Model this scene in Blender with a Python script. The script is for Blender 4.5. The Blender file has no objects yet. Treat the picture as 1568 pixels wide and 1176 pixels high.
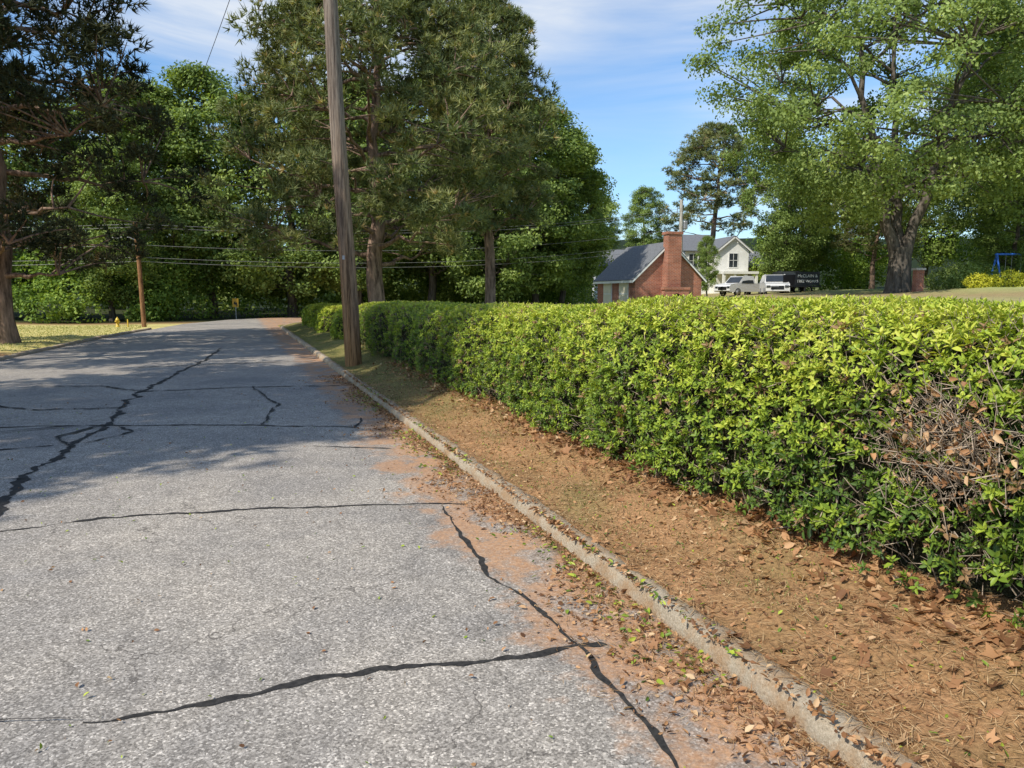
import bpy, math, random
import numpy as np
from mathutils import Vector, Matrix
RS=np.random.RandomState
rng=RS(7)
sc=bpy.context.scene
col=sc.collection
# ---------------------------------------------------------------- helpers
def new_obj(name,data=None,parent=None,loc=None,rot=None,scale=None):
    o=bpy.data.objects.new(name,data); col.objects.link(o)
    if parent: o.parent=parent
    if loc is not None: o.location=loc
    if rot is not None: o.rotation_euler=rot
    if scale is not None: o.scale=scale
    return o
def mk_mesh(name,verts,faces,k,attrs=None,mat=None,smooth=False,colattr=None):
    verts=np.asarray(verts,dtype=np.float32).reshape(-1,3); faces=np.asarray(faces,dtype=np.int32).reshape(-1,k)
    me=bpy.data.meshes.new(name)
    me.vertices.add(len(verts)); me.vertices.foreach_set('co',verts.ravel())
    me.loops.add(faces.size); me.loops.foreach_set('vertex_index',faces.ravel())
    me.polygons.add(len(faces)); me.polygons.foreach_set('loop_start',np.arange(len(faces),dtype=np.int32)*k)
    me.update(calc_edges=True)
    if smooth: me.polygons.foreach_set('use_smooth',np.ones(len(faces),dtype=bool))
    for n,a in (attrs or {}).items():
        at=me.attributes.new(n,'FLOAT','POINT'); at.data.foreach_set('value',np.asarray(a,dtype=np.float32).ravel())
    if colattr is not None:
        at=me.color_attributes.new('zcol','FLOAT_COLOR','POINT')
        c=np.ones((len(verts),4),dtype=np.float32); c[:,:3]=colattr; at.data.foreach_set('color',c.ravel())
    if mat: me.materials.append(mat)
    return me
def norm(a): return a/np.maximum(np.linalg.norm(a,axis=-1,keepdims=True),1e-9)
def sstep(a,b,x):
    t=np.clip((np.asarray(x,dtype=float)-a)/(b-a),0,1); return t*t*(3-2*t)
# ---------------------------------------------------------------- node helpers
def mat_new(name):
    m=bpy.data.materials.new(name); m.use_nodes=True
    nt=m.node_tree; nt.nodes.clear(); out=nt.nodes.new('ShaderNodeOutputMaterial')
    return m,nt,out
def N(nt,t,**kw):
    n=nt.nodes.new(t)
    for k,v in kw.items(): setattr(n,k,v)
    return n
def ramp(nt,fac,stops):
    r=N(nt,'ShaderNodeValToRGB'); e=r.color_ramp.elements
    while len(e)<len(stops): e.new(0.5)
    for i,(p,c) in enumerate(stops):
        e[i].position=p; e[i].color=(c[0],c[1],c[2],1) if not isinstance(c,(int,float)) else (c,c,c,1)
    if fac is not None: nt.links.new(fac,r.inputs[0])
    return r.outputs[0]
def noise(nt,vec,scale,detail=4,rough=0.6,dist=0):
    n=N(nt,'ShaderNodeTexNoise'); n.inputs['Scale'].default_value=scale; n.inputs['Detail'].default_value=detail
    n.inputs['Roughness'].default_value=rough; n.inputs['Distortion'].default_value=dist
    if vec is not None: nt.links.new(vec,n.inputs['Vector'])
    return n.outputs['Fac']
def math_(nt,op,a,b=None,clamp=False):
    n=N(nt,'ShaderNodeMath',operation=op); n.use_clamp=clamp
    for i,v in enumerate((a,b)):
        if v is None: continue
        if isinstance(v,(int,float)): n.inputs[i].default_value=v
        else: nt.links.new(v,n.inputs[i])
    return n.outputs[0]
def mixc(nt,fac,a,b,blend='MIX'):
    n=N(nt,'ShaderNodeMix',data_type='RGBA',blend_type=blend)
    for s,v in ((n.inputs['Factor'],fac),(n.inputs[6],a),(n.inputs[7],b)):
        if isinstance(v,(int,float)): s.default_value=v
        elif isinstance(v,tuple): s.default_value=(v[0],v[1],v[2],1)
        else: nt.links.new(v,s)
    return n.outputs[2]
def principled(nt,out,colr,rough=0.7,spec=0.3,bump=None,bstr=0.3,bdist=0.01,metal=0):
    p=N(nt,'ShaderNodeBsdfPrincipled')
    if isinstance(colr,tuple): p.inputs['Base Color'].default_value=(*colr[:3],1)
    else: nt.links.new(colr,p.inputs['Base Color'])
    if isinstance(rough,(int,float)): p.inputs['Roughness'].default_value=rough
    else: nt.links.new(rough,p.inputs['Roughness'])
    p.inputs['Specular IOR Level'].default_value=spec; p.inputs['Metallic'].default_value=metal
    if bump is not None:
        b=N(nt,'ShaderNodeBump'); b.inputs['Strength'].default_value=bstr; b.inputs['Distance'].default_value=bdist
        nt.links.new(bump,b.inputs['Height']); nt.links.new(b.outputs[0],p.inputs['Normal'])
    if out is not None: nt.links.new(p.outputs[0],out.inputs[0])
    return p.outputs[0]
def geo_pos(nt): return N(nt,'ShaderNodeNewGeometry').outputs['Position']
def obj_co(nt): return N(nt,'ShaderNodeTexCoord').outputs['Object']
def simple(name,c,rough=0.6,spec=0.3,var=0.25,scale=8,metal=0):
    m,nt,out=mat_new(name); f=noise(nt,obj_co(nt),scale,3)
    cc=ramp(nt,f,[(0.3,tuple(x*(1-var) for x in c)),(0.7,tuple(min(1,x*(1+var)) for x in c))])
    principled(nt,out,cc,rough,spec,f,0.15,0.01,metal); return m
def leaf_mat(name,stops,trans=0.3,rough=0.5,spec=0.3,tcol=(1.3,1.25,0.5)):
    m,nt,out=mat_new(name)
    a=N(nt,'ShaderNodeAttribute'); a.attribute_name='rnd'
    c=ramp(nt,a.outputs['Fac'],stops)
    p=principled(nt,None,c,rough,spec)
    t=N(nt,'ShaderNodeBsdfTranslucent'); tc=mixc(nt,1.0,c,tcol,'MULTIPLY'); nt.links.new(tc,t.inputs[0])
    mx=N(nt,'ShaderNodeMixShader'); mx.inputs[0].default_value=trans
    nt.links.new(p,mx.inputs[1]); nt.links.new(t.outputs[0],mx.inputs[2]); nt.links.new(mx.outputs[0],out.inputs[0])
    return m
# ---------------------------------------------------------------- materials
M_dec=leaf_mat('foliage_deciduous',[(0.0,(.06,.095,.028)),(0.45,(.18,.255,.065)),(0.8,(.31,.40,.11)),(1.0,(.44,.52,.17))],0.36,.6,.2)
M_oak=leaf_mat('foliage_oak',[(0.0,(.09,.13,.04)),(0.45,(.215,.29,.08)),(0.8,(.33,.41,.125)),(1.0,(.46,.52,.19))],0.36,.6,.2)
M_pine=leaf_mat('foliage_pine',[(0.0,(.055,.08,.034)),(0.45,(.165,.20,.078)),(0.8,(.30,.31,.12)),(0.93,(.42,.38,.16)),(1.0,(.44,.30,.14))],0.22,0.65,.2)
M_pine_shaded=leaf_mat('foliage_pine_shaded',[(0.0,(.018,.028,.014)),(0.5,(.055,.065,.03)),(0.85,(.10,.10,.045)),(0.93,(.2,.15,.07)),(1.0,(.22,.15,.07))],0.12,0.65,.15)  # darker copy of the pine foliage, tree shade put into the needle colour
M_bush=leaf_mat('foliage_understory',[(0.0,(.05,.095,.02)),(0.45,(.17,.27,.045)),(0.8,(.31,.42,.08)),(1.0,(.42,.50,.11))],0.36,.6,.2)
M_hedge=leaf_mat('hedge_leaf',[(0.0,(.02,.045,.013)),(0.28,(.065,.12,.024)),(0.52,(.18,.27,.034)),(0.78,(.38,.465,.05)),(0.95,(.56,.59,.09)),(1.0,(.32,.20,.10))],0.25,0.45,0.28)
M_yel=leaf_mat('foliage_yellow',[(0.0,(.22,.28,.03)),(1.0,(.62,.58,.05))],0.3)
M_brown=leaf_mat('dead_leaf',[(0.0,(.10,.045,.02)),(0.4,(.28,.135,.06)),(0.75,(.48,.26,.12)),(1.0,(.60,.43,.25))],0.15,0.6)
M_straw=leaf_mat('pine_straw_needles',[(0.0,(.16,.085,.038)),(0.5,(.43,.255,.12)),(1.0,(.68,.48,.26))],0.1,0.7)
M_grass=leaf_mat('grass_blades',[(0.0,(.06,.11,.025)),(0.6,(.18,.24,.06)),(1.0,(.46,.43,.18))],0.3,0.6)
def bark(name,c1,c2,sc_=6):
    m,nt,out=mat_new(name); mp=N(nt,'ShaderNodeMapping'); mp.inputs['Scale'].default_value=(1,1,.18)
    nt.links.new(obj_co(nt),mp.inputs[0]); f=noise(nt,mp.outputs[0],sc_,5,.7)
    c=ramp(nt,f,[(0.35,c1),(0.62,c2)]); principled(nt,out,c,.9,.1,f,.9,.06); return m
M_barkp=bark('pine_bark',(.06,.04,.03),(.34,.235,.175)); M_barkd=bark('oak_bark',(.045,.038,.03),(.17,.145,.12))
def polemat():
    m,nt,out=mat_new('weathered_pole_wood'); mp=N(nt,'ShaderNodeMapping'); mp.inputs['Scale'].default_value=(1,1,.035)
    nt.links.new(obj_co(nt),mp.inputs[0]); f=noise(nt,mp.outputs[0],34,6,.75); g=noise(nt,mp.outputs[0],7,4,.6)
    sx=N(nt,'ShaderNodeSeparateXYZ'); nt.links.new(obj_co(nt),sx.inputs[0])
    hi=ramp(nt,f,[(.38,(.08,.062,.052)),(.6,(.30,.25,.205))]); lo_=ramp(nt,f,[(.38,(.08,.04,.018)),(.6,(.46,.25,.11))])
    c=mixc(nt,math_(nt,'ADD',math_(nt,'MULTIPLY',sx.outputs[2],.20),math_(nt,'MULTIPLY',math_(nt,'SUBTRACT',g,.5),1.0),True),lo_,hi)
    principled(nt,out,c,.9,.1,f,1,.02); return m
M_pole=polemat()
M_polegrey=bark('grey_pole_wood',(.32,.30,.26),(.52,.49,.44),10)
M_twig=simple('twig_wood',(.34,.27,.20),.8,.1,.5,20)
# sun + sky
tosun=Vector((-.72,-.69,0)).normalized(); EL=math.radians(46)
tosun=Vector((tosun.x*math.cos(EL),tosun.y*math.cos(EL),math.sin(EL)))
L=bpy.data.lights.new('sun','SUN'); L.energy=5.0; L.angle=math.radians(.5); L.color=(1,.94,.83)
lo=new_obj('sun',L,loc=(-30,-30,40)); lo.rotation_euler=tosun.to_track_quat('Z','Y').to_euler()
w=bpy.data.worlds.new('World'); sc.world=w; w.use_nodes=True; nt=w.node_tree; nt.nodes.clear()
wo=N(nt,'ShaderNodeOutputWorld'); bg=N(nt,'ShaderNodeBackground'); sky=N(nt,'ShaderNodeTexSky'); sky.sky_type='NISHITA'
sky.sun_disc=False; sky.sun_elevation=EL; sky.sun_rotation=math.atan2(tosun.x,tosun.y)%(2*math.pi)
sky.air_density=1.1; sky.dust_density=.9; sky.ozone_density=1.8
tc=N(nt,'ShaderNodeTexCoord'); mp=N(nt,'ShaderNodeMapping'); mp.inputs['Rotation'].default_value=(0.0,math.radians(-28),math.radians(12)); mp.inputs['Scale'].default_value=(.9,1.3,7)
nt.links.new(tc.outputs['Generated'],mp.inputs[0])
n1=noise(nt,mp.outputs[0],1.7,7,.58,.5); n2=noise(nt,tc.outputs['Generated'],2.1,2,.5)
cl=math_(nt,'MULTIPLY',ramp(nt,n1,[(.44,0.0),(.74,1.0)]),ramp(nt,n2,[(.38,0.15),(.56,1.0)]))
skt=mixc(nt,1.0,sky.outputs[0],(1.08,1.36,1.62),'MULTIPLY')
cm=mixc(nt,cl,skt,(7.4,7.7,8.0)); nt.links.new(cm,bg.inputs[0]); bg.inputs[1].default_value=.12; nt.links.new(bg.outputs[0],wo.inputs[0])
# ---------------------------------------------------------------- road frame (s across, t along)
OX,OY=2.0,0.0; DX,DY=-.359,.933; NX,NY=.933,.359
def st2xy(s,t):
    s=np.asarray(s,dtype=float); t=np.asarray(t,dtype=float)
    return OX+t*DX+s*NX, OY+t*DY+s*NY
def terrain_z(s,t):
    s=np.asarray(s,dtype=float); t=np.asarray(t,dtype=float); X,Y=st2xy(s,t)
    far=1-sstep(37,41,t)*(1-sstep(0,12,X+4))
    ver=(.092+.17*sstep(.15,1.2,s))
    z=np.where(s<.05,-.03,-.03+(ver+.03)*far)
    hill=(1.25*sstep(9,19,X)+.45*sstep(22,26,X))
    z=z+np.where(s>1,hill,0)
    z=z+.07*sstep(-7.5,-7.9,s)*(1-sstep(36,42,t))+.3*sstep(-9,-20,s)
    z=z+np.where(s>.18,.012*np.sin(s*9+t*3.1)+.012*np.sin(t*7.3-s*4)+.006*np.sin(t*19+s*11),0)
    z=z+11*sstep(80,150,Y)
    return z
sv=np.concatenate([[-420,-250,-150,-90,-60,-40,-30,-22],np.arange(-16,-8,.8),[-7.9,-7.7,-7.5,-7.2,-5,-3,-1,-.2,0.045,.06],np.arange(.10,1.5,.06),np.arange(1.6,4,.3),np.arange(4,30,1.2),[32,36,42,50,60,75,95,130,180,260,420]])
tv=np.concatenate([[-300,-150,-80,-40,-20,-10,-6,-3],np.arange(-1,14,.1),np.arange(14,30,.4),np.arange(30,60,1.2),[62,66,72,80,86,92,98,105,115,130,150,170,230,320,450]])
S,T=np.meshgrid(sv,tv); Xg,Yg=st2xy(S,T); Zg=terrain_z(S,T)
straw=np.array([.40,.225,.11]); grassc=np.array([.17,.18,.06]); lawn=np.array([.62,.52,.20]); floor=np.array([.05,.055,.022]); dirt=np.array([.45,.23,.12]); rg=np.array([.36,.38,.15])
def mixa(a,b,f): f=f[...,None]; return a*(1-f)+b*f
C=np.ones(S.shape+(3,))*straw
C=mixa(C,np.array([.22,.20,.08]),np.clip((np.sin(T*1.3+S*3)+np.sin(T*3.1-S*5)-.9)*.5,0,.55)*sstep(2,5,T)*(S>.15))
C=mixa(C,grassc,sstep(7,13,T)*.75*(S>0))
C=mixa(C,rg,sstep(1.5,4,S))
C=mixa(C,np.array([.34,.21,.12]),sstep(14,20,Xg)*(1-sstep(24,26,Xg))*.7)
lf=(S<-3).astype(float)
C=mixa(C,dirt,lf); C=mixa(C,lawn,lf*sstep(22.5,24.5,T)*(1-sstep(43,46,T)))
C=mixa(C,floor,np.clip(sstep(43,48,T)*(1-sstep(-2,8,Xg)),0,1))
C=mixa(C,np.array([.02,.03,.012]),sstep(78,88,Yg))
nS,nT=len(sv),len(tv); idx=np.arange(nS*nT).reshape(nT,nS)
F=np.stack([idx[:-1,:-1],idx[:-1,1:],idx[1:,1:],idx[1:,:-1]],-1)
m,nt,out=mat_new('ground_soil_straw_grass'); pos=geo_pos(nt)
a=N(nt,'ShaderNodeAttribute'); a.attribute_name='zcol'
f1=noise(nt,pos,45,6,.75); f2=noise(nt,pos,2.2,4,.65); f3=noise(nt,pos,14,4,.7)
c=mixc(nt,1.0,a.outputs['Color'],ramp(nt,f1,[(.3,.45),(.7,1.5)]),'MULTIPLY')
c=mixc(nt,ramp(nt,f2,[(.45,0.0),(.65,.6)]),c,mixc(nt,1.0,c,(.66,.78,.66),'MULTIPLY'))
c=mixc(nt,ramp(nt,f3,[(.55,0.0),(.7,.6)]),c,mixc(nt,1.0,c,(1.25,1.08,.95),'MULTIPLY'))
principled(nt,out,c,.95,.1,f1,.8,.02)
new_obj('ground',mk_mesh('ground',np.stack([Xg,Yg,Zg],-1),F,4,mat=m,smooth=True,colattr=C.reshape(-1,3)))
# ---------------------------------------------------------------- road
redge=[(.02,-12),(.02,0),(.02,10),(.02,20),(.02,30),(.02,36),(.8,40),(3.5,44),(6.5,47),(9,48.5)]
ledge=[(-7.4,-12),(-7.4,0),(-7.4,10),(-7.35,20),(-6.5,30),(-5.5,37),(-4.6,43),(-2,50),(3,54),(8,56)]
def resample(poly,n):
    p=np.array(poly,dtype=float); t=np.linspace(0,len(p)-1,n); i=np.arange(len(p))
    return np.stack([np.interp(t,i,p[:,0]),np.interp(t,i,p[:,1])],-1)
R_=resample(redge,91); L_=resample(ledge,91); V=[];nx=12
for i in range(91):
    for j in range(nx+1):
        q=L_[i]*(1-j/nx)+R_[i]*(j/nx); x,y=st2xy(q[0],q[1]); V.append((float(x),float(y),.004))
idx=np.arange(91*(nx+1)).reshape(91,nx+1); F=np.stack([idx[:-1,:-1],idx[:-1,1:],idx[1:,1:],idx[1:,:-1]],-1)
m,nt,out=mat_new('asphalt'); pos=geo_pos(nt)
vo=N(nt,'ShaderNodeTexVoronoi'); vo.inputs['Scale'].default_value=120; nt.links.new(pos,vo.inputs['Vector'])
spk=N(nt,'ShaderNodeSeparateColor'); nt.links.new(vo.outputs['Color'],spk.inputs[0])
big=noise(nt,pos,.7,5,.62,.4); fine=noise(nt,pos,160,3,.8); med=noise(nt,pos,6,6,.75)
base=ramp(nt,spk.outputs[0],[(0.0,(.20,.18,.155)),(.5,(.355,.32,.278)),(.85,(.47,.425,.37)),(1.0,(.74,.67,.58))])
base=mixc(nt,1.0,base,ramp(nt,fine,[(.3,.58),(.7,1.35)]),'MULTIPLY')
base=mixc(nt,1.0,base,ramp(nt,big,[(.32,(.74,.75,.78)),(.66,(1.12,1.10,1.07))]),'MULTIPLY')
base=mixc(nt,1.0,base,ramp(nt,med,[(.3,.80),(.7,1.14)]),'MULTIPLY')
# oil / tyre-darkened lane wear running along the road
dp=N(nt,'ShaderNodeVectorMath',operation='DOT_PRODUCT'); nt.links.new(pos,dp.inputs[0]); dp.inputs[1].default_value=(NX,NY,0)
s_=math_(nt,'SUBTRACT',dp.outputs['Value'],OX*NX)
vc=N(nt,'ShaderNodeTexVoronoi',feature='DISTANCE_TO_EDGE'); vc.inputs['Scale'].default_value=.7
dn=N(nt,'ShaderNodeTexNoise'); dn.inputs['Scale'].default_value=3; dn.inputs['Detail'].default_value=6; nt.links.new(pos,dn.inputs['Vector'])
va=N(nt,'ShaderNodeVectorMath',operation='MULTIPLY_ADD'); nt.links.new(dn.outputs['Color'],va.inputs[0]); va.inputs[1].default_value=(.7,.7,.7); nt.links.new(pos,va.inputs[2]); nt.links.new(va.outputs[0],vc.inputs['Vector'])
hair=math_(nt,'MULTIPLY',ramp(nt,vc.outputs['Distance'],[(0.0,1.0),(.005,0.0)]),ramp(nt,noise(nt,pos,.7,2,.5),[(.44,0.0),(.54,.8)]))
base=mixc(nt,hair,base,(.06,.052,.045))
sm=ramp(nt,math_(nt,'ADD',s_,math_(nt,'MULTIPLY',noise(nt,pos,.8,3,.5),1.4)),[(0.0,0.0),(.03,.45)])
base=mixc(nt,sm,base,mixc(nt,1.0,base,(.74,.74,.76),'MULTIPLY'))
e=noise(nt,pos,1.5,5,.65); e2=noise(nt,pos,9,5,.75)
edge=math_(nt,'ADD',s_,math_(nt,'ADD',math_(nt,'MULTIPLY',e,1.15),math_(nt,'MULTIPLY',e2,.45)))
mask=ramp(nt,edge,[(0.10,0.0),(0.26,.75),(.65,1.0)])
holes=ramp(nt,noise(nt,pos,3.3,5,.6),[(.49,1.0),(.58,.2)])
mask=math_(nt,'MULTIPLY',mask,holes)
mask=math_(nt,'MULTIPLY',mask,ramp(nt,noise(nt,pos,40,5,.8),[(.32,.4),(.55,1.0)]))
silt=ramp(nt,noise(nt,pos,30,6,.8),[(.3,(.30,.15,.072)),(.7,(.64,.37,.20))])
cc=mixc(nt,mask,base,silt)
principled(nt,out,cc,.88,.2,math_(nt,'ADD',spk.outputs[0],fine),.5,.006)
new_obj('asphalt_road',mk_mesh('road',V,F,4,mat=m))
M_tar=simple('tar_sealant',(.035,.032,.029),.65,.25,.5,40)
def ribbon(pts,w,seed,z=.009):
    r=RS(seed); p=np.array(pts,dtype=float); d=np.concatenate([[0],np.cumsum(np.linalg.norm(np.diff(p,axis=0),axis=1))])
    n=max(8,int(d[-1]/.035)); t=np.linspace(0,d[-1],n); q=np.stack([np.interp(t,d,p[:,0]),np.interp(t,d,p[:,1])],-1)
    j=r.normal(0,1,(n,2)); k=np.array([.4,1,.4])/1.3
    jj=np.stack([np.convolve(j[:,i],k,'same') for i in (0,1)],-1); low=np.convolve(r.normal(0,1,n),np.ones(11)/6,'same')
    q=q+jj*w*.22; tg=norm(np.gradient(q,axis=0)); nr=np.stack([-tg[:,1],tg[:,0]],-1); q=q+nr*(low*w*.9)[:,None]
    ww=w*.5*(1+.5*np.convolve(r.normal(0,1,n),np.ones(4)/2.2,'same')); ww=np.clip(ww,w*.12,w); ww[0]=ww[-1]=w*.1
    a=q+nr*ww[:,None]; b=q-nr*ww[:,None]; v=np.zeros((n,2,3)); v[:,0,:2]=a; v[:,1,:2]=b; v[:,:,2]=z
    i=np.arange(n-1)*2; f=np.stack([i,i+1,i+3,i+2],-1); return v.reshape(-1,3),f
cr=[([(-1.62,2.50),(-1.42,2.53),(-1.17,2.63),(-.90,2.76),(-.54,2.88),(-.18,2.92),(.05,2.99),(.29,3.08),(.44,3.07)],.028),
([(-7,4.1),(-3.47,4.65),(-2.96,4.93),(-2.1,5.12),(-1.11,5.25),(-.35,5.30)],.026),
([(-.54,5.25),(-.32,4.52),(-.17,4.12),(-.145,3.87),(.056,3.65),(.2,3.38),(.36,2.83),(.50,2.48),(.57,2.2)],.022),
([(-3.3,4.2),(-3.89,5.25),(-4.24,6.01),(-4.51,6.88),(-4.72,7.5),(-4.95,8.65),(-5.52,9.91),(-6.11,11.6),(-6.47,13.1),(-7.4,17),(-8.6,21)],.06),
([(-8,6.9),(-5.27,7.18),(-4.85,7.4)],.03),([(-8.2,8.1),(-6.16,8.43),(-5.2,8.57),(-3.07,8.57),(-1.88,8.43),(-1.98,9.11)],.03),
([(-2.1,7.4),(-1.25,7.25)],.02),([(-6.1,11.6),(-4.5,12.2),(-2.9,12.4)],.04),([(-8.2,15.5),(-6,16.6),(-4.8,17)],.05),([(-4.95,8.65),(-4.4,8.2),(-4.6,7.5)],.03),([(-1.3,9),(-2.4,11.5)],.025),
([(-4.24,6.01),(-4.9,5.9),(-5.6,5.2)],.03),([(-5.52,9.91),(-6.6,9.7),(-7.9,10.3)],.04),([(-3.2,2.42),(-2.3,2.47),(-1.62,2.5)],.006),([(-4.6,7.3),(-5.1,7.9),(-5.0,8.6)],.04),
([(-6.11,11.6),(-7.2,12.3),(-8.4,12.2)],.04),([(-3.07,8.57),(-3.4,10.2),(-4.5,12.2)],.03),([(-5.3,8.5),(-6.3,7.9),(-6.6,7.1)],.03)]
VV=[];FF=[];o=0
for i,(p,wd) in enumerate(cr):
    v,f=ribbon(p,wd,i+3,.007+.0008*i); VV.append(v);FF.append(f+o);o+=len(v)
new_obj('tar_crack_seal',mk_mesh('tar',np.concatenate(VV),np.concatenate(FF),4,mat=M_tar))
# kerb
m,nt,out=mat_new('kerb_concrete'); pos=geo_pos(nt)
f=noise(nt,pos,5,5,.7); g=noise(nt,pos,90,4,.8)
c=ramp(nt,g,[(.3,(.27,.22,.155)),(.7,(.56,.475,.36))]); c=mixc(nt,ramp(nt,f,[(.44,0.0),(.62,.85)]),c,ramp(nt,g,[(.3,(.24,.145,.075)),(.7,(.46,.30,.17))]))
principled(nt,out,c,.9,.2,g,.8,.015); M_kerb=m
def kerb(name,poly,side,seed,w=.14,h=.10,step=.06):
    r=RS(seed); p=np.array(poly,dtype=float); d=np.concatenate([[0],np.cumsum(np.linalg.norm(np.diff(p,axis=0),axis=1))])
    n=int(d[-1]/step); t=np.linspace(0,d[-1],n); q=np.stack([np.interp(t,d,p[:,0]),np.interp(t,d,p[:,1])],-1)
    tg=norm(np.gradient(q,axis=0)); nr=np.stack([tg[:,1],-tg[:,0]],-1)*side
    prof=np.array([[0,-.03],[0.0,.03],[.012,h*.7],[.035,h*.97],[w*.5,h*1.02],[w-.02,h*.98],[w-.003,h*.85],[w,-.03]])
    V=np.zeros((n,len(prof),3)); wob=np.convolve(r.normal(0,1,n),np.ones(15)/6,'same')*.009
    for k,(a,z) in enumerate(prof):
        jit=np.convolve(r.normal(0,1,n),np.ones(3)/3,'same')*.012+wob
        s=q[:,0]+nr[:,0]*(a+jit); tt=q[:,1]+nr[:,1]*(a+jit); X,Y=st2xy(s,tt)
        joint=np.where((np.arange(n)%int(3/step))==0,.02,0)
        V[:,k,0]=X;V[:,k,1]=Y;V[:,k,2]=z+(np.convolve(r.normal(0,1,n),np.ones(3)/3,'same')*.009-joint if z>0 else 0)
    K=len(prof); idx=np.arange(n*K).reshape(n,K); F=np.stack([idx[:-1,:-1],idx[:-1,1:],idx[1:,1:],idx[1:,:-1]],-1)
    new_obj(name,mk_mesh(name,V,F,4,mat=M_kerb,smooth=True))
kerb('road_kerb',[(0,-8),(0,36),(.8,40),(3.5,44),(6.5,47)],1,1)
kerb('road_kerb',[(-7.42,-8),(-7.42,10),(-7.37,20),(-6.52,30),(-5.52,37)],-1,2,w=.15,h=.08,step=.3)
# ---------------------------------------------------------------- leaves
def frames(A,r):
    ref=norm(r.normal(0,1,A.shape)); U=norm(np.cross(A,ref)); return U,np.cross(A,U)
def leaf6(P,D,Nn,Ln,W,fold=.25,curl=.15):
    sd=norm(np.cross(D,Nn)); Ln=Ln[:,None];W=W[:,None]
    V=np.stack([P,P+D*.3*Ln+sd*W*.46+Nn*fold*W*.5,P+D*.68*Ln+sd*W*.42+Nn*(fold*W*.4-curl*Ln*.45),P+D*Ln-Nn*curl*Ln,
      P+D*.68*Ln-sd*W*.42+Nn*(fold*W*.4-curl*Ln*.45),P+D*.3*Ln-sd*W*.46+Nn*fold*W*.5],1)
    i=np.arange(len(P))*6; F=np.concatenate([np.stack([i,i+1,i+2,i+3],-1),np.stack([i,i+3,i+4,i+5],-1)])
    return V,F
def leaf4(P,D,Nn,Ln,W):
    sd=norm(np.cross(D,Nn)); Ln=Ln[:,None];W=W[:,None]
    V=np.stack([P,P+D*.45*Ln+sd*W*.5+Nn*W*.12,P+D*Ln,P+D*.45*Ln-sd*W*.5+Nn*W*.12],1)
    i=np.arange(len(P))*4; return V,np.stack([i,i+1,i+2,i+3],-1)
def tubes(paths,nsd=6):
    V=[];F=[];o=0
    for P,R in paths:
        P=np.asarray(P,dtype=float); n=len(P); T=norm(np.gradient(P,axis=0)); ref=np.array([.3,.9,.1]) if abs(T[0][2])>.6 else np.array([0,0,1.])
        U=norm(np.cross(T,ref)); W=np.cross(T,U); a=np.linspace(0,2*math.pi,nsd,endpoint=False)
        ring=P[:,None]+np.asarray(R)[:,None,None]*(np.cos(a)[None,:,None]*U[:,None]+np.sin(a)[None,:,None]*W[:,None])
        V.append(ring.reshape(-1,3)); i=np.arange(n*nsd).reshape(n,nsd)+o; j=np.roll(i,-1,1)
        F.append(np.stack([i[:-1],j[:-1],j[1:],i[1:]],-1).reshape(-1,4)); o+=n*nsd
    return np.concatenate(V),np.concatenate(F)
def bez(a,b,c,n=6):
    t=np.linspace(0,1,n)[:,None]; return a*(1-t)**2+2*b*t*(1-t)+c*t*t
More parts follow.
